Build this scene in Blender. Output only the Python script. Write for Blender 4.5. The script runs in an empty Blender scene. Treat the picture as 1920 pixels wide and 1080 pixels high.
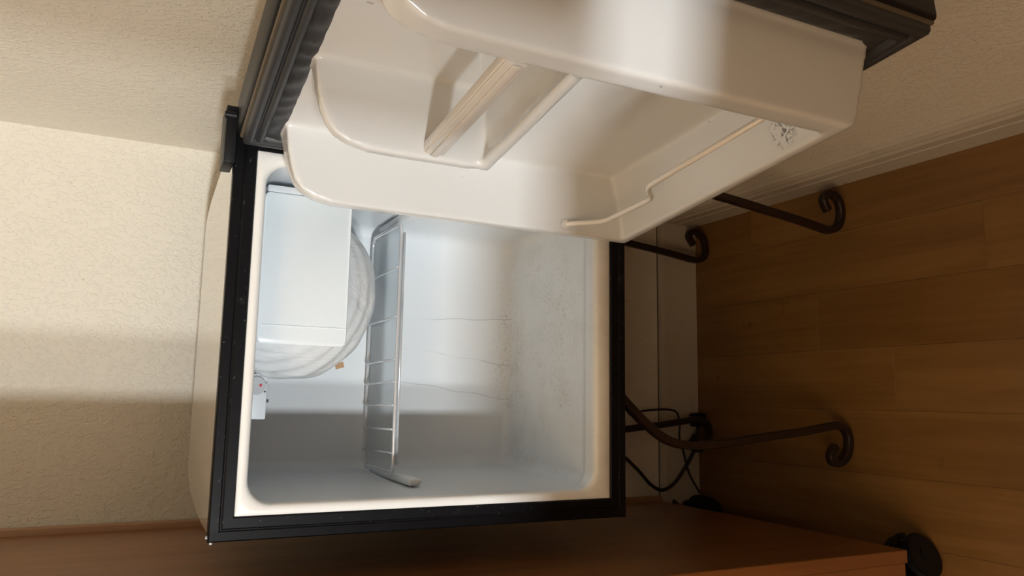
import bpy, bmesh, math, random
from mathutils import Vector, Matrix, noise
random.seed(7)
S = bpy.context.scene
COL = S.collection
FZ = 1.02            # fridge top above the floor; local design heights are measured from the fridge top

# ------------------------------------------------------------------ camera, world, lights, exposure
cam = bpy.data.cameras.new('camera')
co = bpy.data.objects.new('camera', cam); COL.objects.link(co)
RU = Vector((0.98976385, -0.11919508, 0.07848599))      # picture: towards the (upright) right
RD = Vector((0.01661826, -0.44995058, -0.89289882))     # towards the (upright) bottom
RF = Vector((0.14174396, 0.88506328, -0.44336401))      # viewing direction
m = Matrix((RD, RU, -RF)).transposed().to_4x4()         # phone held sideways
m.translation = Vector((-0.07214, -0.88140, 0.09365 + FZ))
co.matrix_world = m
cam.sensor_fit = 'HORIZONTAL'; cam.sensor_width = 36.0; cam.lens = 1450 / 1920 * 36
cam.clip_start = 0.02; cam.clip_end = 50
S.camera = co

w = bpy.data.worlds.new('world'); S.world = w; w.use_nodes = True
w.node_tree.nodes['Background'].inputs[0].default_value = (1.0, 0.72, 0.45, 1)
w.node_tree.nodes['Background'].inputs[1].default_value = 0.1

def area(name, loc, target, sx, sy, power, color):
    l = bpy.data.lights.new(name, 'AREA'); l.shape = 'RECTANGLE'; l.size = sx; l.size_y = sy
    l.energy = power; l.color = color
    o = bpy.data.objects.new(name, l); COL.objects.link(o)
    o.location = (loc[0], loc[1], loc[2] + FZ)
    d = Vector(target) - Vector(loc)
    o.rotation_euler = d.to_track_quat('-Z', 'Y').to_euler()
    return o
# two white tube lamps across the room, a warm uplight washing the ceiling
area('kitchen_lamp', (-1.40, -3.4, 0.25), (0.0, 0.0, -0.1), 0.14, 0.15, 63, (0.945, 0.985, 1.0))
area('kitchen_lamp', (-1.95, -3.4, 0.25), (0.0, 0.0, -0.1), 0.14, 0.15, 45, (0.945, 0.985, 1.0))
area('uplight', (-1.3, -2.1, 0.95), (-1.3, -2.1, 3.0), 0.5, 0.5, 35, (1.0, 0.70, 0.40))

S.view_settings.view_transform = 'Standard'
S.view_settings.look = 'None'
S.view_settings.exposure = 0.0
S.view_settings.gamma = 1.0
S.view_settings.use_curve_mapping = False

# ------------------------------------------------------------------ materials
class NT:
    def __init__(s, mat):
        mat.use_nodes = True; s.t = mat.node_tree; s.b = s.t.nodes['Principled BSDF']
    def n(s, kind, **kw):
        x = s.t.nodes.new(kind)
        for k, v in kw.items(): setattr(x, k, v)
        return x
    def l(s, a, b): s.t.links.new(a, b)
    def math(s, op, a, b=None, clamp=False):
        x = s.n('ShaderNodeMath', operation=op); x.use_clamp = clamp
        for i, v in enumerate((a, b)):
            if v is None: continue
            if isinstance(v, (int, float)): x.inputs[i].default_value = v
            else: s.l(v, x.inputs[i])
        return x.outputs[0]
    def coord(s): return s.n('ShaderNodeTexCoord').outputs['Object']
    def mapping(s, vec, scale=(1, 1, 1), rot=(0, 0, 0)):
        x = s.n('ShaderNodeMapping'); x.inputs['Scale'].default_value = scale; x.inputs['Rotation'].default_value = rot
        s.l(vec, x.inputs['Vector']); return x.outputs[0]
    def noise(s, vec, scale, detail=3, rough=.55, dist=0):
        x = s.n('ShaderNodeTexNoise'); x.inputs['Scale'].default_value = scale; x.inputs['Detail'].default_value = detail
        x.inputs['Roughness'].default_value = rough; x.inputs['Distortion'].default_value = dist
        s.l(vec, x.inputs['Vector']); return x.outputs['Fac']
    def ramp(s, fac, stops):
        x = s.n('ShaderNodeValToRGB'); r = x.color_ramp
        while len(r.elements) < len(stops): r.elements.new(.5)
        for e, (p, c) in zip(r.elements, stops):
            e.position = p; e.color = c if len(c) == 4 else (*c, 1)
        s.l(fac, x.inputs[0]); return x.outputs[0]
    def step(s, fac, lo, hi):
        x = s.n('ShaderNodeMapRange'); x.inputs[1].default_value = lo; x.inputs[2].default_value = hi
        x.interpolation_type = 'SMOOTHSTEP'
        s.l(fac, x.inputs[0]); return x.outputs[0]
    def mix(s, fac, a, b):
        x = s.n('ShaderNodeMix', data_type='RGBA')
        if isinstance(fac, (int, float)): x.inputs[0].default_value = fac
        else: s.l(fac, x.inputs[0])
        for i, v in ((6, a), (7, b)):
            if isinstance(v, tuple): x.inputs[i].default_value = (*v, 1) if len(v) == 3 else v
            else: s.l(v, x.inputs[i])
        return x.outputs[2]
    def near(s, vec, p, r, soft):
        """1 inside radius r of point p, falling off over soft"""
        x = s.n('ShaderNodeVectorMath', operation='DISTANCE'); s.l(vec, x.inputs[0]); x.inputs[1].default_value = p
        return s.step(x.outputs['Value'], r + soft, r)
    def bump(s, h, strength, dist):
        x = s.n('ShaderNodeBump'); x.inputs['Strength'].default_value = strength; x.inputs['Distance'].default_value = dist
        s.l(h, x.inputs['Height']); s.l(x.outputs[0], s.b.inputs['Normal'])
    def color(s, v):
        if isinstance(v, tuple): s.b.inputs['Base Color'].default_value = (*v, 1)
        else: s.l(v, s.b.inputs['Base Color'])
    def set(s, **kw):
        for k, v in kw.items(): s.b.inputs[k.replace('_', ' ')].default_value = v
def mat(name):
    x = bpy.data.materials.new(name); return x, NT(x)

def m_plain(name, col, rough=.5, metal=0, coat=0, var=.06, bump=0, bscale=200, spec=.5):
    x, t = mat(name); c = t.coord()
    f = t.noise(c, 14, 4)
    t.color(t.mix(f, tuple(v * (1 - var) for v in col), tuple(min(1, v * (1 + var)) for v in col)))
    t.set(Roughness=rough, Metallic=metal, Coat_Weight=coat, Specular_IOR_Level=spec)
    if bump: t.bump(t.noise(c, bscale, 3), bump, .001)
    return x

def m_wall():
    x, t = mat('painted_drywall'); c = t.coord()
    big = t.noise(c, 1.8, 3); f = t.noise(c, 9, 3)
    base = t.mix(f, (.79, .735, .625), (.83, .785, .68))
    sp = t.step(t.noise(t.mapping(c, (1, 1, 1)), 55, 2),   .752, .775)
    t.color(t.mix(t.math('MULTIPLY', sp, .45), base, (.38, .30, .20)))
    t.set(Roughness=.62)
    h = t.noise(t.mapping(c, (1, 1, .7)), 165, 3, .5, .7)
    h2 = t.noise(c, 330, 2)
    hh = t.math('ADD', t.step(h, .48, .62), t.math('MULTIPLY', h2, .35))
    t.bump(hh, .42, .0016)
    return x

def m_liner():
    x, t = mat('cool_white_liner'); c = t.coord()
    sep = t.n('ShaderNodeSeparateXYZ'); t.l(c, sep.inputs[0])
    base = t.mix(t.noise(c, 8, 3), (.77, .815, .845), (.81, .85, .875))
    # cream tint of the outer flange (its own plastic, exposed and yellowed)
    fl = t.step(sep.outputs['Y'], -.158, -.168)
    base = t.mix(fl, base, (.90, .895, .86))
    # grey scuffs on the floor of the cavity
    low = t.step(sep.outputs['Z'], .056, .046)
    # local origin: (0, .17, -.525) of the fridge; cavity floor is about z = 0.044
    patch = t.noise(c, 9, 2)
    sc = t.noise(c, 105, 5, .72, 2.2)
    zone = t.math('MULTIPLY', t.near(c, (.0, .015, .05), .09, .13), t.step(patch, .38, .52))
    sm = t.math('MULTIPLY', t.math('MULTIPLY', t.step(sc, .53, .64), t.math('MULTIPLY', zone, t.step(sep.outputs['Z'], .105, .05))), .42)
    base = t.mix(sm, base, (.33, .345, .35))
    dirt = t.math('MULTIPLY', t.math('MULTIPLY', low, t.step(t.noise(c, 22, 4), .4, .75)), .22)
    base = t.mix(dirt, base, (.52, .50, .42))
    # hairline cracks across the back panel: bands at slowly wandering x
    back = t.math('MULTIPLY', t.step(sep.outputs['Y'], .084, .090), t.step(sep.outputs['Z'], .235, .225))
    wob = t.math('MULTIPLY', t.math('SUBTRACT', t.noise(t.mapping(c, (0, 0, 1)), 5, 2), .5), .035)
    tot = None
    for x0, sl in ((.049, -.04), (.004, .11), (-.048, .13)):
        line = t.math('ADD', t.math('MULTIPLY', t.math('SUBTRACT', sep.outputs['Z'], .235), sl), x0)
        dx = t.math('ABSOLUTE', t.math('SUBTRACT', t.math('ADD', sep.outputs['X'], t.math('MULTIPLY', wob, 1 if x0 > .01 else -1.4)), line))
        k = t.step(dx, .0013, .0003)
        tot = k if tot is None else t.math('MAXIMUM', tot, k)
    cr = t.math('MULTIPLY', t.math('MULTIPLY', tot, back), t.math('MULTIPLY', t.step(t.noise(c, 12, 2), .38, .55), .45))
    base = t.mix(cr, base, (.40, .43, .47))
    t.color(base); t.set(Roughness=.36, Coat_Weight=.25, Coat_Roughness=.25)
    t.bump(t.noise(c, 30, 2), .06, .002)
    return x

def m_door_liner(pts):
    x, t = mat('warm_white_door_liner'); c = t.coord()
    base = t.mix(t.noise(c, 7, 3), (.685, .69, .68), (.73, .735, .725))
    sc = t.step(t.noise(c, 110, 4, .7, 1.6), .52, .57)
    base = t.mix(t.math('MULTIPLY', t.math('MULTIPLY', sc, t.near(c, pts[0], .011, .012)), .9), base, (.08, .075, .07))
    sp = t.step(t.noise(c, 62, 2), .765, .785)
    base = t.mix(t.math('MULTIPLY', sp, .5), base, (.25, .18, .12))
    t.color(base); t.set(Roughness=.22, Coat_Weight=.6, Coat_Roughness=.06)
    return x

def m_frame():
    x, t = mat('black_painted_frame'); c = t.coord()
    d = t.step(t.noise(c, 36, 5, .65), .60, .80); d2 = t.step(t.noise(c, 240, 2), .69, .75)
    dd = t.math('ADD', t.math('MULTIPLY', d, .05), t.math('MULTIPLY', d2, .14))
    t.color(t.mix(dd, (.0045, .0045, .0055), (.5, .5, .5)))
    t.set(Roughness=.36, Specular_IOR_Level=.18)
    return x

def m_wood(name, a, b, axis, rough=.4, scale=1., knots=False, rnd=.18, coat=0):
    x, t = mat(name); c = t.coord()
    oi = t.n('ShaderNodeObjectInfo')
    off = t.n('ShaderNodeVectorMath', operation='ADD'); t.l(c, off.inputs[0])
    cmb = t.n('ShaderNodeCombineXYZ'); r = t.math('MULTIPLY', oi.outputs['Random'], 13.)
    for i in range(3): t.l(r, cmb.inputs[i])
    t.l(cmb.outputs[0], off.inputs[1])
    sc = [22 * scale] * 3; sc['XYZ'.index(axis)] = 1.6 * scale
    v = t.mapping(off.outputs[0], tuple(sc))
    g = t.noise(v, 1.0, 6, .6, .8)
    sc2 = [120 * scale] * 3; sc2['XYZ'.index(axis)] = 5 * scale
    g2 = t.noise(t.mapping(off.outputs[0], tuple(sc2)), 1.0, 3)
    big = t.noise(off.outputs[0], 3.2, 3)
    f = t.math('ADD', t.math('MULTIPLY', g, .55), t.math('ADD', t.math('MULTIPLY', g2, .2), t.math('MULTIPLY', big, .3)))
    base = t.mix(t.step(f, .3, .75), a, b)
    base = t.mix(t.math('MULTIPLY', oi.outputs['Random'], rnd), base, tuple(q * .55 for q in a))
    if knots:
        k = t.step(t.noise(off.outputs[0], 15, 2), .69, .78)
        base = t.mix(t.math('MULTIPLY', k, .6), base, tuple(q * .3 for q in a))
    t.color(base); t.set(Roughness=rough, Coat_Weight=coat, Coat_Roughness=.32); t.bump(g2, .08, .0006)
    return x

def m_baseboard():
    x, t = mat('worn_white_baseboard'); c = t.coord()
    base = t.mix(t.noise(c, 9, 3), (.49, .435, .36), (.56, .505, .43))
    s1 = t.step(t.noise(t.mapping(c, (9, 9, 60)), 1., 5, .7), .58, .72)
    s2 = t.step(t.noise(c, 40, 4, .7), .64, .72)
    base = t.mix(t.math('MULTIPLY', s1, .30), base, (.33, .27, .19))
    base = t.mix(t.math('MULTIPLY', s2, .55), base, (.12, .09, .06))
    t.color(base); t.set(Roughness=.5); return x

def m_bag():
    x, t = mat('cloudy_plastic_film'); c = t.coord()
    f = t.noise(c, 22, 5, .6, 1.2)
    t.color(t.mix(f, (.64, .68, .70), (.86, .89, .90)))
    t.set(Roughness=.30, Coat_Weight=.5, Coat_Roughness=.15, Subsurface_Weight=.12, Subsurface_Scale=.02)
    t.bump(t.noise(t.mapping(c, (26, 26, 8)), 1.0, 4, .6, 1.5), .8, .005)
    return x

def m_shelf_shade():  # grey tint stands in for the shade behind the shelf
    x, t = mat('shelf_shade_tint'); c = t.coord()
    t.color(t.mix(t.noise(t.mapping(c, (60, 2, 2)), 1.0, 3), (.70, .76, .79), (.80, .84, .87)))
    t.set(Roughness=.12, Transmission_Weight=.85, IOR=1.12)
    return x

M = dict(
    wall=m_wall(), liner=m_liner(), frame=m_frame(), base=m_baseboard(), bag=m_bag(),
    ceiling=m_plain('ceiling_paint', (.74, .66, .54), .9),
    gasket=m_plain('dark_grey_rubber', (.036, .037, .040), .46, bump=.05, bscale=90),
    black=m_plain('black_plastic', (.008, .008, .009), .42, spec=.25),
    blackbody=m_plain('black_enamel', (.010, .010, .011), .35),
    top=m_plain('pale_glossy_enamel', (.70, .68, .61), .16, coat=.8),
    tan=m_plain('yellowed_seal', (.12, .095, .062), .5),
    flap=m_plain('glossy_cool_white', (.83, .91, .955), .25, coat=.4, var=.01),
    rod=m_plain('white_coated_wire', (.82, .79, .74), .25, coat=.4),
    bar=m_plain('clear_cream_plastic', (.70, .66, .60), .18, coat=.6, var=.01),
    steel=m_plain('chromed_wire', (.74, .77, .80), .22, metal=.45),
    iron=m_plain('dark_brown_iron', (.028, .016, .011), .38, metal=.35, bump=.1, bscale=160),
    cord=m_plain('dark_brown_cord', (.018, .012, .010), .45),
    grey=m_plain('pale_grey_plastic', (.66, .70, .735), .4),
    panel=m_shelf_shade(),
    dial=m_plain('grey_dial_plastic', (.44, .46, .48), .4),
    dot=m_plain('dark_mark', (.04, .04, .045), .5), red=m_plain('red_mark', (.55, .02, .05), .5),
    scrap=m_plain('tan_card', (.42, .27, .15), .8),
    floor=m_wood('beech_laminate', (.145, .066, .016), (.25, .130, .041), 'Y', .38, 1., True, .14),
    cab=m_wood('brown_stained_wood', (.19, .066, .016), (.30, .118, .036), 'Z', .27, .8, False, .0, .4),
    cabtrim=m_wood('light_brown_edge', (.36, .20, .11), (.44, .26, .15), 'Z', .4, .8, False, .0),
    gap=m_plain('dark_joint', (.05, .022, .010), .7),
)

# ------------------------------------------------------------------ object helpers
def put(name, me, material, parent=None, smooth=False):
    o = bpy.data.objects.new(name, me); COL.objects.link(o)
    if material is not None:
        me.materials.clear(); me.materials.append(material)
    if smooth:
        for p in me.polygons: p.use_smooth = True
    if parent is not None: o.parent = parent
    return o
def root_loc(parent):
    v = Vector((0, 0, 0))
    while parent is not None:
        v += parent.location; parent = parent.parent
    return v
def build(name, bm, material, parent=None, smooth=False, origin=None, angle=None):
    """bm holds design coordinates (z from the fridge top); origin = design point for a top-level mesh"""
    bmesh.ops.recalc_face_normals(bm, faces=bm.faces)
    base = root_loc(parent) if parent is not None else Vector((origin[0], origin[1], origin[2] + FZ)) if origin else Vector((0, 0, 0))
    bmesh.ops.translate(bm, verts=bm.verts, vec=Vector((0, 0, FZ)) - base)
    me = bpy.data.meshes.new(name); bm.to_mesh(me); bm.free()
    o = put(name, me, material, parent, smooth)
    if parent is None: o.location = base
    if angle is not None:
        for p in me.polygons: p.use_smooth = True
        me.set_sharp_from_angle(angle=math.radians(angle))
    return o
def thing(name, label, cat, loc, group=None):
    o = bpy.data.objects.new(name, None); COL.objects.link(o); o.empty_display_size = .05
    o.location = (loc[0], loc[1], loc[2] + FZ); o['label'] = label; o['category'] = cat
    if group: o['group'] = group
    return o
def tag(o, label=None, cat=None, group=None, kind=None):
    if label: o['label'] = label
    if cat: o['category'] = cat
    if group: o['group'] = group
    if kind: o['kind'] = kind
    return o
def box(bm, lo, hi, bev=0, seg=2, T=None):
    vs = [Vector((x, y, z)) for x in (lo[0], hi[0]) for y in (lo[1], hi[1]) for z in (lo[2], hi[2])]
    b2 = bmesh.new(); bv = [b2.verts.new(v) for v in vs]
    for f in ((0, 1, 3, 2), (4, 6, 7, 5), (0, 4, 5, 1), (2, 3, 7, 6), (0, 2, 6, 4), (1, 5, 7, 3)): b2.faces.new([bv[i] for i in f])
    if bev: bmesh.ops.bevel(b2, geom=b2.edges[:], offset=bev, segments=seg, affect='EDGES', profile=.5)
    join(bm, b2, T)
def join(bm, b2, T=None):
    mp = {}
    for v in b2.verts: mp[v] = bm.verts.new(T(v.co) if T else v.co)
    for f in b2.faces: bm.faces.new([mp[v] for v in f.verts])
    b2.free()
def spline(pts, n=8):
    P = [Vector(p) for p in pts]; out = []
    for i in range(len(P) - 1):
        p0 = P[i - 1] if i else P[0] * 2 - P[1]; p1, p2 = P[i], P[i + 1]; p3 = P[i + 2] if i + 2 < len(P) else P[-1] * 2 - P[-2]
        for k in range(n):
            t = k / n
            out.append(.5 * ((2 * p1) + (p2 - p0) * t + (2 * p0 - 5 * p1 + 4 * p2 - p3) * t * t + (3 * p1 - p0 - 3 * p2 + p3) * t ** 3))
    return out + [P[-1]]
def fillet_path(pts, r, n=6):
    P = [Vector(p) for p in pts]; out = [P[0]]
    for i in range(1, len(P) - 1):
        a = (P[i - 1] - P[i]); b = (P[i + 1] - P[i]); k = min(r, a.length * .49, b.length * .49)
        A = P[i] + a.normalized() * k; B = P[i] + b.normalized() * k
        for j in range(n + 1):
            t = j / n; out.append(A * (1 - t) ** 2 + P[i] * 2 * t * (1 - t) + B * t * t)
    return out + [P[-1]]
def sweep(bm, path, section, up=None, closed=False):
    """section: list of (a,b) offsets along side vector and up-ish normal"""
    P = [Vector(p) for p in path]; n = len(P); rings = []; prev = None
    for i in range(n):
        if closed: d = P[(i + 1) % n] - P[i - 1]
        else: d = P[min(i + 1, n - 1)] - P[max(i - 1, 0)]
        d.normalize()
        if up is not None: side = Vector(up)
        else:
            side = prev if prev else (Vector((0, 0, 1)) if abs(d.z) < .9 else Vector((1, 0, 0)))
        side = (side - d * side.dot(d)).normalized(); prev = side
        nor = d.cross(side)
        rings.append([bm.verts.new(P[i] + side * a + nor * b) for a, b in section])
    k = len(section)
    for i in range(n if closed else n - 1):
        r0, r1 = rings[i], rings[(i + 1) % n]
        for j in range(k): bm.faces.new((r0[j], r0[(j + 1) % k], r1[(j + 1) % k], r1[j]))
    if not closed: bm.faces.new(rings[0][::-1]); bm.faces.new(rings[-1])
def tube(bm, path, r, k=8, closed=False, up=None):
    sweep(bm, path, [(r * math.cos(a), r * math.sin(a)) for a in (2 * math.pi * j / k for j in range(k))], up, closed)
def rrect(x0, x1, z0, z1, r, n=6, ne=6):
    """rounded rectangle, fixed vertex count: corners n+1 points, edges subdivided"""
    out = []
    cs = [((x1 - r, z1 - r), 0), ((x0 + r, z1 - r), 90), ((x0 + r, z0 + r), 180), ((x1 - r, z0 + r), 270)]
    for (c, a0) in cs:
        for j in range(n + 1):
            a = math.radians(a0 + 90 * j / n); out.append((c[0] + r * math.cos(a), c[1] + r * math.sin(a)))
    res = []
    L = len(out)
    for i in range(L):
        res.append(out[i])
        if (i + 1) % (n + 1) == 0:
            p, q = out[i], out[(i + 1) % L]
            for k in range(1, ne): t = k / ne; res.append((p[0] * (1 - t) + q[0] * t, p[1] * (1 - t) + q[1] * t))
    return res
def loft(bm, rings, cap0=False, cap1=False):
    R = [[bm.verts.new(p) for p in r] for r in rings]; k = len(R[0])
    for a, b in zip(R[:-1], R[1:]):
        for j in range(k): bm.faces.new((a[j], a[(j + 1) % k], b[(j + 1) % k], b[j]))
    if cap0: bm.faces.new(R[0][::-1])
    if cap1: bm.faces.new(R[-1])
def cyl(bm, c, axis, r, h, k=20, bev=0):
    b2 = bmesh.new()
    bmesh.ops.create_cone(b2, cap_ends=True, segments=k, radius1=r, radius2=r, depth=h)
    if bev: bmesh.ops.bevel(b2, geom=[e for e in b2.edges if e.is_boundary or len({round(v.co.z, 5) for v in e.verts}) == 1], offset=bev, segments=2, affect='EDGES')
    q = Vector((0, 0, 1)).rotation_difference(Vector(axis))
    join(bm, b2, lambda v: q @ v + Vector(c))

# ------------------------------------------------------------------ room
XR, YB, ZF, ZC = .325, .452, -1.02, 1.42
XL, YF = -2.9, -4.3
def struct(name, bm, material, **k): return tag(build(name, bm, material, **k), kind='structure')
bm = bmesh.new(); box(bm, (XL - .1, YF - .1, ZF - .10), (XR + .1, YB + .1, ZF - .012)); fl = struct('floor', bm, M['gap'])
bm = bmesh.new(); box(bm, (XL - .1, YB, ZF - .012), (XR + .1, YB + .1, ZC)); struct('wall_back', bm, M['wall'])
bm = bmesh.new(); box(bm, (XR, YF, ZF - .012), (XR + .1, YB, ZC)); struct('wall_right', bm, M['wall'])
bm = bmesh.new(); box(bm, (XL - .1, YF, ZF - .012), (XL, YB, ZC)); struct('wall_left', bm, M['wall'])
bm = bmesh.new(); box(bm, (XL - .1, YF - .1, ZF - .012), (XR + .1, YF, ZC)); struct('wall_front', bm, M['wall'])
bm = bmesh.new(); box(bm, (XL - .1, YF - .1, ZC), (XR + .1, YB + .1, ZC + .1)); struct('ceiling', bm, M['ceiling'])
# added unseen barrier behind the photographer: keeps the lamps off the low part of the corner
bm = bmesh.new(); box(bm, (XL, -1.42, ZF), (XR, -1.30, -.132)); struct('shade_block_low', bm, M['cab'])

# added unseen block, stands in for the photographer's body shading the door
bm = bmesh.new(); box(bm, (-.215, -1.12, -.098), (XR, -1.0, .75)); struct('shade_block_door', bm, M['cab'])

# floor planks, one mesh shared by all full-length ones
PW, PL = .1035, 1.22
x0 = .0225 - PW * 28; cache = {}
def plank_mesh(wd, ln):
    key = (round(wd, 4), round(ln, 4))
    if key not in cache:
        b = bmesh.new(); g = .00012
        box(b, (g, g, -.012), (wd - g, ln - g, 0), .0003, 1)
        bmesh.ops.recalc_face_normals(b, faces=b.faces)
        me = bpy.data.meshes.new('plank'); b.to_mesh(me); b.free(); me.materials.append(M['floor']); cache[key] = me
    return cache[key]
offs = [.0, .62, .31, .93, .47, 1.05, .18, .78]
i = 0; xx = x0
while xx < XR - .001:
    wd = min(PW, XR - xx)
    y = YF - offs[(i * 3) % 8]
    while y < YB:
        a = max(y, YF); b = min(y + PL, YB)
        if b - a > .03 and b > -1.5:
            o = bpy.data.objects.new('plank', plank_mesh(wd, b - a)); COL.objects.link(o); o.parent = fl
            o.location = (xx, a, ZF + FZ)
        elif b - a > .03:
            o = bpy.data.objects.new('plank', plank_mesh(wd, b - a)); COL.objects.link(o); o.parent = fl
            o.location = (xx, a, ZF + FZ)
        y += PL
    xx += PW; i += 1

# baseboards: profile (out from wall, height), with two grooves
prof = [(0, 0), (.013, 0), (.013, .048), (.0115, .050), (.0115, .0525), (.013, .0545), (.013, .073), (.010, .079), (.010, .083), (.006, .092), (.002, .0955), (0, .0955)]
prof_b = [(0, 0), (.013, 0), (.013, .086), (.011, .0935), (.006, .0955), (0, .0955)]
def baseboard(name, pr, p, q, out):
    bm = bmesh.new(); A = []; B = []
    for d, h in pr:
        A.append(bm.verts.new((p[0] + out[0] * d, p[1] + out[1] * d, ZF + h))); B.append(bm.verts.new((q[0] + out[0] * d, q[1] + out[1] * d, ZF + h)))
    k = len(pr)
    for j in range(k): bm.faces.new((A[j], A[(j + 1) % k], B[(j + 1) % k], B[j]))
    bm.faces.new(A); bm.faces.new(B[::-1])
    return struct(name, bm, M['base'])
bb = baseboard('baseboard_back', prof_b, (-.72, YB, 0), (XR - .0131, YB, 0), (0, -1))
bm = bmesh.new(); box(bm, (-.72, YB - .0015, ZF + .0956), (XR - .0131, YB, ZF + .0970)); build('caulk_line', bm, M['tan'], bb)
baseboard('baseboard_right', prof, (XR, YB, 0), (XR, -1.299, 0), (-1, 0))

# ------------------------------------------------------------------ mini fridge
FR = thing('mini_fridge', 'black compact refrigerator with its door open, standing on a wrought iron stand', 'refrigerator', (0, .17, -.525))
# outer cabinet: black shell, pale top
def plan(z, e=0):
    P = [(-.221, .008), (.221, .008), (.221, .10), (.214, .17), (.200, .27), (.188, .315), (.172, .330), (-.172, .330), (-.190, .315), (-.203, .27), (-.216, .17), (-.221, .10)]
    return [(x * (1 - e), y if y < .05 else y - e * .2, z) for x, y in P]
bm = bmesh.new(); R0 = plan(-.010); R1 = plan(-.5245)
ring = [[bm.verts.new(p) for p in r] for r in (R0, R1)]; k = len(R0)
for j in range(k):
    if j == 0: continue                        # front stays open behind the liner
    bm.faces.new((ring[0][j], ring[0][(j + 1) % k], ring[1][(j + 1) % k], ring[1][j]))
bm.faces.new(ring[1])
build('outer_shell', bm, M['blackbody'], FR, angle=35)
bm = bmesh.new(); loft(bm, [plan(-.012), plan(-.005), plan(-.0025, .006)], True, True)
build('top_panel', bm, M['top'], FR, angle=40)
bm = bmesh.new(); box(bm, (-.16, .331, -.5245), (.16, .425, -.30), .004); build('compressor_housing', bm, M['blackbody'], FR, angle=35)

# four mitred black frame strips around the liner flange
OX, OZ0, OZ1, FW = .225, 0.0, -.5225, .0248
fp = [(0, .010), (0, -.001), (.0015, -.0025), (.010, -.0025), (.0115, -.0019), (.0123, -.0019), (.0138, -.003), (.0235, -.003), (FW, -.0015), (FW, .010)]
rect = [(-OX, OZ0), (OX, OZ0), (OX, OZ1), (-OX, OZ1)]
inw = [(1, -1), (-1, -1), (-1, 1), (1, 1)]
for a in range(4):
    b = (a + 1) % 4; bm = bmesh.new(); A = []; B = []
    for s, y in fp:
        A.append(bm.verts.new((rect[a][0] + inw[a][0] * s, y, rect[a][1] + inw[a][1] * s)))
        B.append(bm.verts.new((rect[b][0] + inw[b][0] * s, y, rect[b][1] + inw[b][1] * s)))
    g = .0002
    for j in range(len(fp)): bm.faces.new((A[j], A[(j + 1) % len(fp)], B[(j + 1) % len(fp)], B[j]))
    bm.faces.new(A); bm.faces.new(B[::-1])
    build('frame_strip', bm, M['frame'], FR)
# little metal studs standing in for highlights on the top left corner
bm = bmesh.new(); cyl(bm, (-.2262, .004, -.004), (1, 0, 0), .0020, .003, 10); cyl(bm, (-.2205, .004, .0008), (0, 0, 1), .0018, .002, 10)
build('corner_glint', bm, M['steel'], FR, angle=40)

# liner: flange + cavity lofted from rounded rectangles
FX, FZ0, FZ1 = .2002, -.0248, -.4978
def rr(x0, x1, z0, z1, r, y): return [(x, y, z) for x, z in rrect(x0, x1, z0, z1, r, 8, 8)]
rings = [rr(-FX, FX, FZ1, FZ0, .001, .006), rr(-FX, FX, FZ1, FZ0, .001, .000), rr(-FX + .001, FX - .001, FZ1 + .001, FZ0 - .001, .002, -.0012),
         rr(-.193, .193, -.481, -.0315, .026, -.0012), rr(-.1905, .1905, -.4775, -.0345, .026, -.0002),
         rr(-.1885, .1885, -.4755, -.0365, .026, .003), rr(-.188, .188, -.475, -.0375, .025, .009),
         rr(-.1878, .1878, -.4748, -.038, .025, .022), rr(-.1875, .1875, -.4755, -.0382, .024, .028),
         rr(-.1872, .1872, -.4805, -.0385, .022, .034), rr(-.187, .187, -.4815, -.0387, .022, .045),
         rr(-.1845, .1865, -.481, -.041, .02, .15),
         rr(-.180, .186, -.480, -.043, .018, .245), rr(-.178, .184, -.478, -.045, .018, .256), rr(-.173, .180, -.4735, -.050, .016, .2635),
         rr(-.163, .171, -.465, -.059, .012, .267)]
bm = bmesh.new(); loft(bm, rings, False, True)
LINER = build('liner', bm, M['liner'], FR, angle=70)
# ledges moulded in the side walls, carrying the shelf
for sx in (-1, 1):
    bm = bmesh.new(); xa = -.1845 if sx < 0 else .187
    for y0, y1, zt, dz, pr in ((.075, .250, -.2425, .020, .013),):
        a, b = sorted((xa, xa - sx * pr * (1 if sx > 0 else .75)))
        box(bm, (a, y0, zt - dz), (b, y1, zt), .0055, 4)
    build('shelf_ledge', bm, M['liner'], FR, angle=50)
# freezer flap and its hanger strip
FT = -.0425
bm = bmesh.new()
outl = rrect(-.0135, .1665, -.1475, FT, .007, 5, 1)
loft(bm, [[(x * .98 + .0015, .0455, z * .985 - .0013) for x, z in outl], [(x, .047, z) for x, z in outl], [(x, .050, z) for x, z in outl]], True, True)
FLAP = build('freezer_flap', bm, M['flap'], FR, angle=40)
bm = bmesh.new(); box(bm, (.0075, .0448, -.1455), (.0090, .0458, -.046), .0003, 1); build('fold_line', bm, M['flap'], FLAP)
bm = bmesh.new(); box(bm, (.1668, .0495, -.150), (.1765, .240, -.046), .002, 2); build('freezer_side_panel', bm, M['grey'], FR, angle=40)
bm = bmesh.new(); box(bm, (-.010, .0505, -.0455), (.165, .058, -.0395), .001, 1); build('freezer_hanger', bm, M['grey'], FR)
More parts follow.
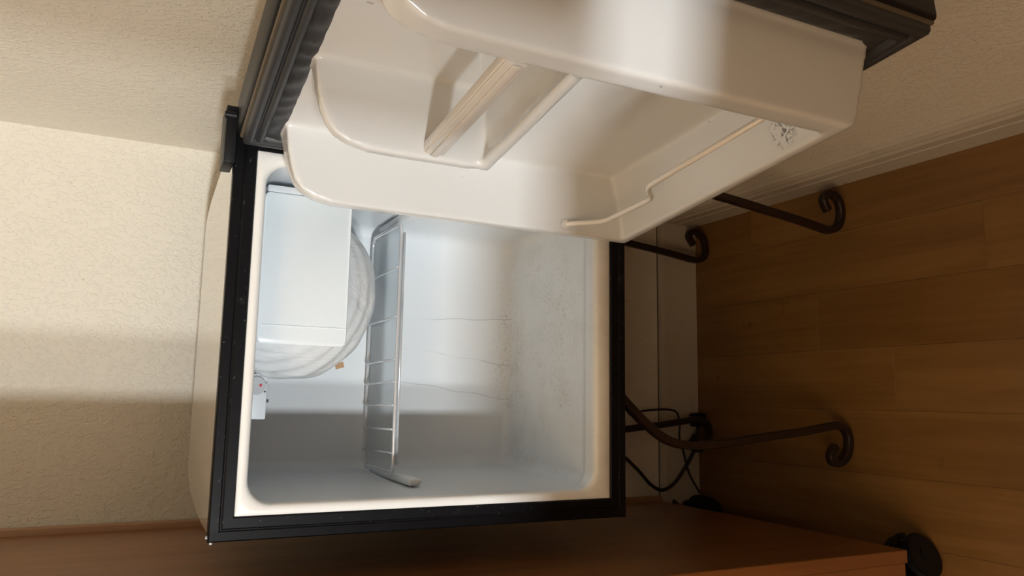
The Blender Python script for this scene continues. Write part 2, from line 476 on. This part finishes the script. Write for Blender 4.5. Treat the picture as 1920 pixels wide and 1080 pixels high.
# thermostat box under the ceiling with its dial
bm = bmesh.new(); box(bm, (-.1035, .150, -.0755), (-.046, .235, -.042), .002, 2)
TH = build('thermostat', bm, M['grey'], FR, angle=40)
bm = bmesh.new(); cyl(bm, (-.061, .1485, -.0615), (0, -1, 0), .0118, .004, 32, .0008); DI = build('dial', bm, M['dial'], TH, angle=40)
bm = bmesh.new()
for an, rr_ in ((-35, .0155), (-75, .0150), (-118, .0158)):
    cyl(bm, (-.061 + rr_ * math.cos(math.radians(an)), .1497, -.0615 + rr_ * .8 * math.sin(math.radians(an))), (0, -1, 0), .0011, .001, 10)
build('dial_mark', bm, M['dot'], TH)
bm = bmesh.new(); cyl(bm, (-.0605, .1463, -.0665), (0, -1, 0), .0017, .0012, 12); build('dial_pointer', bm, M['red'], TH)
bm = bmesh.new(); box(bm, (-.082, .153, -.0785), (-.078, .160, -.0755)); build('clip', bm, M['dot'], TH)

# hinge bracket on top
bm = bmesh.new(); box(bm, (.176, -.020, .0008), (.240, .024, .0125), .0012, 2)
HB = build('hinge_bracket', bm, M['black'], FR, angle=40)
bm = bmesh.new(); cyl(bm, (.2285, -.0215, .0085), (0, 0, 1), .0045, .012, 18, .001); build('hinge_pin', bm, M['black'], HB, angle=40)

# ---- door, opened about 95 degrees.  t: from hinge to free edge, n: out of its inner face, z up
PH = math.radians(5.8)
DO = Vector((.203, 0, 0)); DD = Vector((math.sin(PH), -math.cos(PH), 0)); DN = Vector((-math.cos(PH), -math.sin(PH), 0))
def D(t, n, z): return DO + DD * t + DN * n + Vector((0, 0, z + .022 * t))
def DV(v): return D(v[0], v[1], v[2])
bm = bmesh.new(); box(bm, (.018, -.046, -.5225), (.489, -.0035, .001), .005, 3, DV)
DOOR = build('door', bm, M['black'], FR, angle=50)
# raised inner lip of the shell and a yellowed strip next to the seal
def sweep_rect(bm, t0, t1, z0, z1, prof, nseg=1, ripple=None):
    corners = [(t0, z0), (t1, z0), (t1, z1), (t0, z1)]; dirs = [(1, 1), (-1, 1), (-1, -1), (1, -1)]
    rings = []
    for a in range(4):
        b = (a + 1) % 4
        for i in range(nseg):
            f = i / nseg; r = []
            for s, n in prof:
                pa = (corners[a][0] + dirs[a][0] * s, corners[a][1] + dirs[a][1] * s); pb = (corners[b][0] + dirs[b][0] * s, corners[b][1] + dirs[b][1] * s)
                t = pa[0] * (1 - f) + pb[0] * f; z = pa[1] * (1 - f) + pb[1] * f
                if ripple: n = ripple(a, f, s, n)
                r.append(bm.verts.new(D(t, n, z)))
            rings.append(r)
    k = len(prof)
    for i in range(len(rings)):
        r0, r1 = rings[i], rings[(i + 1) % len(rings)]
        for j in range(k): bm.faces.new((r0[j], r0[(j + 1) % k], r1[(j + 1) % k], r1[j]))
bm = bmesh.new(); sweep_rect(bm, .0195, .4855, -.519, -.0030, [(0, -.005), (0, -.0015), (.001, -.0005), (.004, -.0005), (.005, -.005)])
build('seal_channel', bm, M['tan'], DOOR)
def rip(a, f, s, n):
    if s > .022 and n > 0:
        q = math.sin(f * 95 + 1.2 * math.sin(f * 23)) * .5 + .5
        return n + .0038 * q * max(0., 1 - abs(s - .029) / .008) * (1.4 - f if a == 2 or a == 3 else .7)
    return n
bm = bmesh.new(); sweep_rect(bm, .0210, .4830, -.5165, -.0060,
    [(0, -.003), (0, .004), (.0015, .0075), (.004, .0088), (.0075, .0088), (.0098, .0074), (.011, .0052), (.0122, .0052), (.0135, .0085), (.0160, .0098), (.0190, .0090), (.0205, .0060), (.0218, .0040), (.0245, .0042), (.029, .0046), (.034, .0044), (.038, .0030), (.038, -.003)], 120, rip)
GK = build('gasket', bm, M['gasket'], DOOR, angle=60)

# vacuum-formed white door liner: solids fused by a voxel remesh, then smoothed
WP = [(-.006, -.038), (.0, -.041), (.015, -.0435), (.030, -.0455), (.045, -.049), (.060, -.054), (.070, -.062), (.0765, -.074), (.0805, -.092), (.0812, -.12),
      (.0812, -.440), (.0812, -.472), (.0790, -.480), (.072, -.4835), (.04, -.4860), (-.006, -.4890)]
def wall_solid(bm, prof, lo, hi, sb=1.0):
    """lo/hi: functions of n giving the two faces"""
    A = [bm.verts.new((lo(n), n, z)) for n, z in prof]; B = [bm.verts.new((hi(n), n * sb, z)) for n, z in prof]; k = len(prof)
    for j in range(k): bm.faces.new((A[j], A[(j + 1) % k], B[(j + 1) % k], B[j]))
    bm.faces.new(A[::-1]); bm.faces.new(B)
def dr(a, s): return lambda n: a + s * (1 - max(n, 0) / .081)
parts = []
def solid(fn):
    b = bmesh.new(); fn(b); bmesh.ops.recalc_face_normals(b, faces=b.faces); parts.append(b)
solid(lambda b: box(b, (.0815, -.008, -.487), (.4445, .0035, -.040)))
solid(lambda b: box(b, (.046, -.008, -.487), (.4445, .0035, -.0385)))
solid(lambda b: wall_solid(b, WP, dr(.0600, -.014), dr(.0745, .012)))
WN = [(n * .93, z) for n, z in WP]
solid(lambda b: wall_solid(b, WN, dr(.4010, -.012), dr(.4210, .0235)))
DP = [p for p in WP if p[1] > -.13] + [(.0812, -.190), (.0795, -.203), (.072, -.212), (.05, -.218), (-.006, -.221)]
solid(lambda b: wall_solid(b, DP, dr(.2130, -.004), dr(.2250, .007)))
SP = [(-.006, -.202), (.03, -.205), (.066, -.2075), (.0715, -.2035), (.0765, -.2015), (.0812, -.204), (.0812, -.212), (.074, -.217), (.05, -.220), (-.006, -.223)]
solid(lambda b: wall_solid(b, SP, lambda n: .216, lambda n: .405, .90))
BP = [(-.006, -.440), (.004, -.446), (.03, -.4545), (.060, -.461), (.0730, -.4635), (.0770, -.4635), (.0816, -.464), (.0816, -.474), (.0790, -.480), (.072, -.4835), (.04, -.4860), (-.006, -.4890)]
solid(lambda b: wall_solid(b, BP, lambda n: .062, lambda n: .420, .93))
bm = bmesh.new()
for b in parts: join(bm, b)
me = bpy.data.meshes.new('tmp'); bm.to_mesh(me); bm.free()
tmp = bpy.data.objects.new('tmp', me); COL.objects.link(tmp)
md = tmp.modifiers.new('r', 'REMESH'); md.mode = 'VOXEL'; md.voxel_size = .0023; md.adaptivity = 0
md = tmp.modifiers.new('s', 'SMOOTH'); md.factor = .5; md.iterations = 9
bpy.context.view_layer.update()
ev = tmp.evaluated_get(bpy.context.evaluated_depsgraph_get())
me2 = bpy.data.meshes.new_from_object(ev)
bm = bmesh.new(); bm.from_mesh(me2)
bpy.data.objects.remove(tmp); bpy.data.meshes.remove(me); bpy.data.meshes.remove(me2)
for v in bm.verts: v.co = DV(v.co)
LB = root_loc(DOOR)
M['dliner'] = m_door_liner([(.187 - LB.x, -.362 - LB.y, -.462 + FZ - LB.z)])
DL = build('door_liner', bm, M['dliner'], DOOR, smooth=True)
# retaining bar of the upper rack
bm = bmesh.new()
box(bm, (.2262, .0735, -.1625), (.402, .0775, -.1445), .0015, 2, DV); box(bm, (.2262, .0775, -.1570), (.402, .0795, -.1500), .0009, 2, DV)
box(bm, (.2262, .0660, -.1465), (.402, .0745, -.1435), .001, 2, DV)
build('retaining_bar', bm, M['bar'], DOOR, angle=40)
# white bent rod of the bottom bin
bm = bmesh.new()
tube(bm, [DV(p) for p in fillet_path([(.068, .0715, -.374), (.080, .0715, -.380), (.104, .0715, -.4185), (.195, .0715, -.4245), (.221, .0715, -.3980), (.404, .0715, -.3945)], .012)], .0031, 10)
build('retaining_rod', bm, M['rod'], DOOR, smooth=True)
bm = bmesh.new(); cyl(bm, D(.0785, .0715, -.3785), DD, .0055, .003, 18, .0006); build('rod_grommet', bm, M['rod'], DOOR, angle=40)

# ------------------------------------------------------------------ wire shelf inside
SZ = -.2365; sx0, sx1, sy0, sy1 = -.1735, .1655, .120, .254
SH = thing('wire_shelf', 'silver wire shelf with rounded corners resting inside the open fridge', 'shelf', (0, .185, SZ))
fr = [(x, y, SZ) for x, y in rrect(sx0, sx1, sy0, sy1, .014, 6, 4)]
bm = bmesh.new(); tube(bm, fr, .0026, 10, True, up=(0, 0, 1)); build('shelf_frame', bm, M['steel'], SH, smooth=True)
for x in (.104, .036, -.022, -.052, -.083, -.115, -.146):
    bm = bmesh.new(); tube(bm, [(x, sy0, SZ + .003), (x - .003, sy1, SZ + .003)], .0014, 8); build('cross_wire', bm, M['steel'], SH, smooth=True)
bm = bmesh.new(); tube(bm, [(sx0 + .012, sy0 + .0055, SZ - .0062), (sx1 - .012, sy0 + .0055, SZ - .0062)], .0022, 8); build('front_rail', bm, M['steel'], SH, smooth=True)

bm = bmesh.new(); outl = rrect(sx0 + .004, sx1 - .004, sy0 + .004, sy1 - .004, .011, 5, 1)  # added tinted sheet, darkens the gap between the rails like the shade there
loft(bm, [[(x, y, SZ - .0030) for x, y in outl], [(x, y, SZ - .0006) for x, y in outl]], True, True)
build('shelf_shade_sheet', bm, M['panel'], SH)

# ------------------------------------------------------------------ plastic bag around the freezer box
b2 = bmesh.new(); bmesh.ops.create_icosphere(b2, subdivisions=6, radius=1)
for v in b2.verts:
    d = v.co.copy()
    e = 2.05
    s = (abs(d.x) ** e + abs(d.y) ** e + abs(d.z) ** e) ** (-1 / e)
    q = d * s
    x = .061 + q.x * .112; y = .145 + q.y * .086; z = -.100 + q.z * .108
    # hanging folds
    rr2 = math.sqrt(((x - .061) / .115) ** 2 + ((z + .05) / .13) ** 2)
    fold = math.sin(rr2 * 46 + 2.2 * noise.noise(Vector((x * 14, y * 14, z * 14))) + y * 42)
    fine = noise.noise(Vector((x * 45, y * 45, z * 22)))
    am = (.0010 * fold + .0014 * fine) * (1 if q.x < 0 else .7) + .0035 * noise.noise(Vector((x * 16, y * 16, z * 9)))
    x += d.x * am; y += d.y * am * .6; z += d.z * am
    z = min(z, -.0465 - .0006 * fine); x = min(x, .1655)
    y = max(y, .0600)
    v.co = (x, y, z)
BAG = build('plastic_bag', b2, M['bag'], None, smooth=True, origin=(.061, .143, -.118))
tag(BAG, 'cloudy white plastic bag bulging out behind the freezer flap', 'bag')
bm = bmesh.new(); T = lambda v: Vector((v.x * .9 - v.z * .3, v.y, v.z + v.x * .25)) + Vector((-.0325, .1385, -.1640))
box(bm, (-.004, -.0006, -.0055), (.004, .0006, .0055), 0, 1, T)
tag(build('card_scrap', bm, M['scrap'], None, origin=(-.0345, .1385, -.1655)), 'tiny torn tan scrap hanging at the lower edge of the cloudy bag', 'scrap')

# ------------------------------------------------------------------ wrought iron stand
ST = thing('plant_stand', 'dark wrought iron stand with scrolled feet carrying the fridge', 'stand', (.06, .235, ZF))
SC = .06; zt = -.5315
bm = bmesh.new()
sec = [(-.0065, -.005), (-.005, -.0062), (.005, -.0062), (.0065, -.005), (.0065, .005), (.005, .0062), (-.005, .0062), (-.0065, .005)]
sweep(bm, [(SC - .125, .055, zt), (SC + .125, .055, zt), (SC + .125, .398, zt), (SC - .125, .398, zt)], sec, (0, 0, 1), True)
for yy in (.17, .29): box(bm, (SC - .122, yy, zt - .004), (SC + .122, yy + .012, zt + .005))
build('top_rail', bm, M['iron'], ST, angle=40)
def leg(sx, y0, skew):
    P = [(.118, -.540), (.138, -.562), (.168, -.598), (.190, -.636), (.197, -.680), (.194, -.74), (.186, -.82), (.178, -.90), (.171, -.955), (.1680, -.978)]
    sp = [(.1685, -.993), (.1760, -1.0075), (.1900, -1.0135), (.2060, -1.0120), (.2210, -1.0040), (.2290, -.9890), (.2275, -.9745), (.2180, -.9690), (.2090, -.9740), (.2010, -.9815)]
    pts = [Vector((SC + sx * p[0], y0 + skew * (p[0] - .17), p[1])) for p in P + sp]
    bm = bmesh.new(); sweep(bm, spline(pts, 4), sec, (0, 1, 0)); build('leg', bm, M['iron'], ST, angle=40)
leg(-1, .05, 0); leg(1, .05, -.15); leg(-1, .400, 0); leg(1, .400, 0)

# ------------------------------------------------------------------ cords by the back wall
def cordline(name, pts, r, label, cat, grp=None):
    bm = bmesh.new(); tube(bm, spline(pts, 10), r, 8)
    return tag(build(name, bm, M['cord'], None, smooth=True, origin=pts[-1]), label, cat, grp)
cordline('power_cord', [(-.12, .432, -.55), (-.145, .432, -.72), (-.178, .432, -.81), (-.210, .432, -.855), (-.240, .432, -.887), (-.252, .431, -.915), (-.240, .430, -.945), (-.205, .429, -.977), (-.165, .428, -1.002), (-.1245, .4265, -1.008)], .0037,
         'thick black power cord hanging in a loop before the baseboard', 'cord')
cordline('thin_cord', [(-.098, .4345, -.835), (-.090, .4365, -.90), (-.092, .4365, -.955), (-.118, .4365, -.967), (-.146, .4365, -.966), (-.172, .4365, -.975), (-.22, .4365, -.990), (-.262, .4365, -1.0175)], .0022,
         'thin black cord curling behind the back left stand leg', 'cord')
bm = bmesh.new(); box(bm, (-.124, .412, -1.0195), (-.096, .4375, -.992), .004, 2); PG = build('plug_adapter', bm, M['black'], None, origin=(-.112, .42, -1.02), angle=40)
tag(PG, 'small black plug block on the floor by the back left stand foot', 'plug')

# ------------------------------------------------------------------ wooden cabinet on casters, left
CX, CY0, CY1, CB = -.274, -.122, .428, -.918
CAB = thing('wooden_cabinet', 'brown stained wooden cabinet on black casters left of the fridge', 'cabinet', (-.53, .16, ZF))
bm = bmesh.new(); box(bm, (CX - .018, CY0, CB), (CX, CY1, .72), .001, 1); build('side_panel', bm, M['cab'], CAB)
bm = bmesh.new(); box(bm, (-.78, CY0, CB), (-.762, CY1, .72), .001, 1); build('side_panel', bm, M['cab'], CAB)
bm = bmesh.new(); box(bm, (-.7615, CY0 + .004, CB), (CX - .0185, CY0 + .022, .72), .001, 1); build('front_panel', bm, M['cab'], CAB)
bm = bmesh.new(); box(bm, (-.7615, CY0 + .023, CB), (CX - .0185, CY1, CB + .018)); build('bottom_panel', bm, M['cab'], CAB)
bm = bmesh.new(); box(bm, (-.79, CY0 - .01, .7205), (CX + .01, CY1, .742), .003, 2); build('top_panel', bm, M['cab'], CAB)
bm = bmesh.new(); box(bm, (CX - .012, CY1 + .0035, CB), (CX + .010, CY1 + .0155, .72), .003, 3); build('back_edge_strip', bm, M['cabtrim'], CAB, angle=40)
bm = bmesh.new(); box(bm, (-.7615, CY1 - .008, CB + .0185), (CX - .0185, CY1, .72)); build('back_panel', bm, M['gap'], CAB)
def caster(x, y, ang):
    ca, sa = math.cos(ang), math.sin(ang)
    T = lambda v: Vector((x + v.x * ca - v.y * sa, y + v.x * sa + v.y * ca, ZF + v.z))
    bm = bmesh.new()
    # hood: half-round shell over twin wheels
    R = .039; pr = []
    for j in range(15):
        a = math.radians(-12 + 204 * j / 14); pr.append((R * math.cos(a), .043 + R * math.sin(a)))
    pi = [(.84 * p[0], .043 + .84 * (p[1] - .043)) for p in pr][::-1]
    poly = pr + pi; b2 = bmesh.new()
    A = [b2.verts.new((p[0], -.0075, p[1])) for p in poly]; B = [b2.verts.new((p[0], .0075, p[1])) for p in poly]; k = len(poly)
    for j in range(k): b2.faces.new((A[j], A[(j + 1) % k], B[(j + 1) % k], B[j]))
    b2.faces.new(A); b2.faces.new(B[::-1]); join(bm, b2, T)
    b2 = bmesh.new(); cyl(b2, (0, 0, .090), (0, 0, 1), .010, .018, 16); box(b2, (-.021, -.021, .0985), (.021, .021, .1018)); join(bm, b2, T)
    C = build('caster', bm, M['black'], CAB, angle=40)
    for s in (-1, 1):
        bm = bmesh.new(); b2 = bmesh.new(); cyl(b2, (0, s * .0155, .0335), (0, 1, 0), .0333, .0150, 28, .003); cyl(b2, (0, s * .0238, .0335), (0, 1, 0), .010, .003, 16, .0008); join(bm, b2, T)
        build('wheel', bm, M['black'], C, angle=40)
for x, y, a in ((CX - .026, CY0 + .042, .5), (CX - .020, CY1 - .040, 1.2), (-.735, CY0 + .036, .3), (-.735, CY1 - .040, 2.)):
    caster(x, y, a)
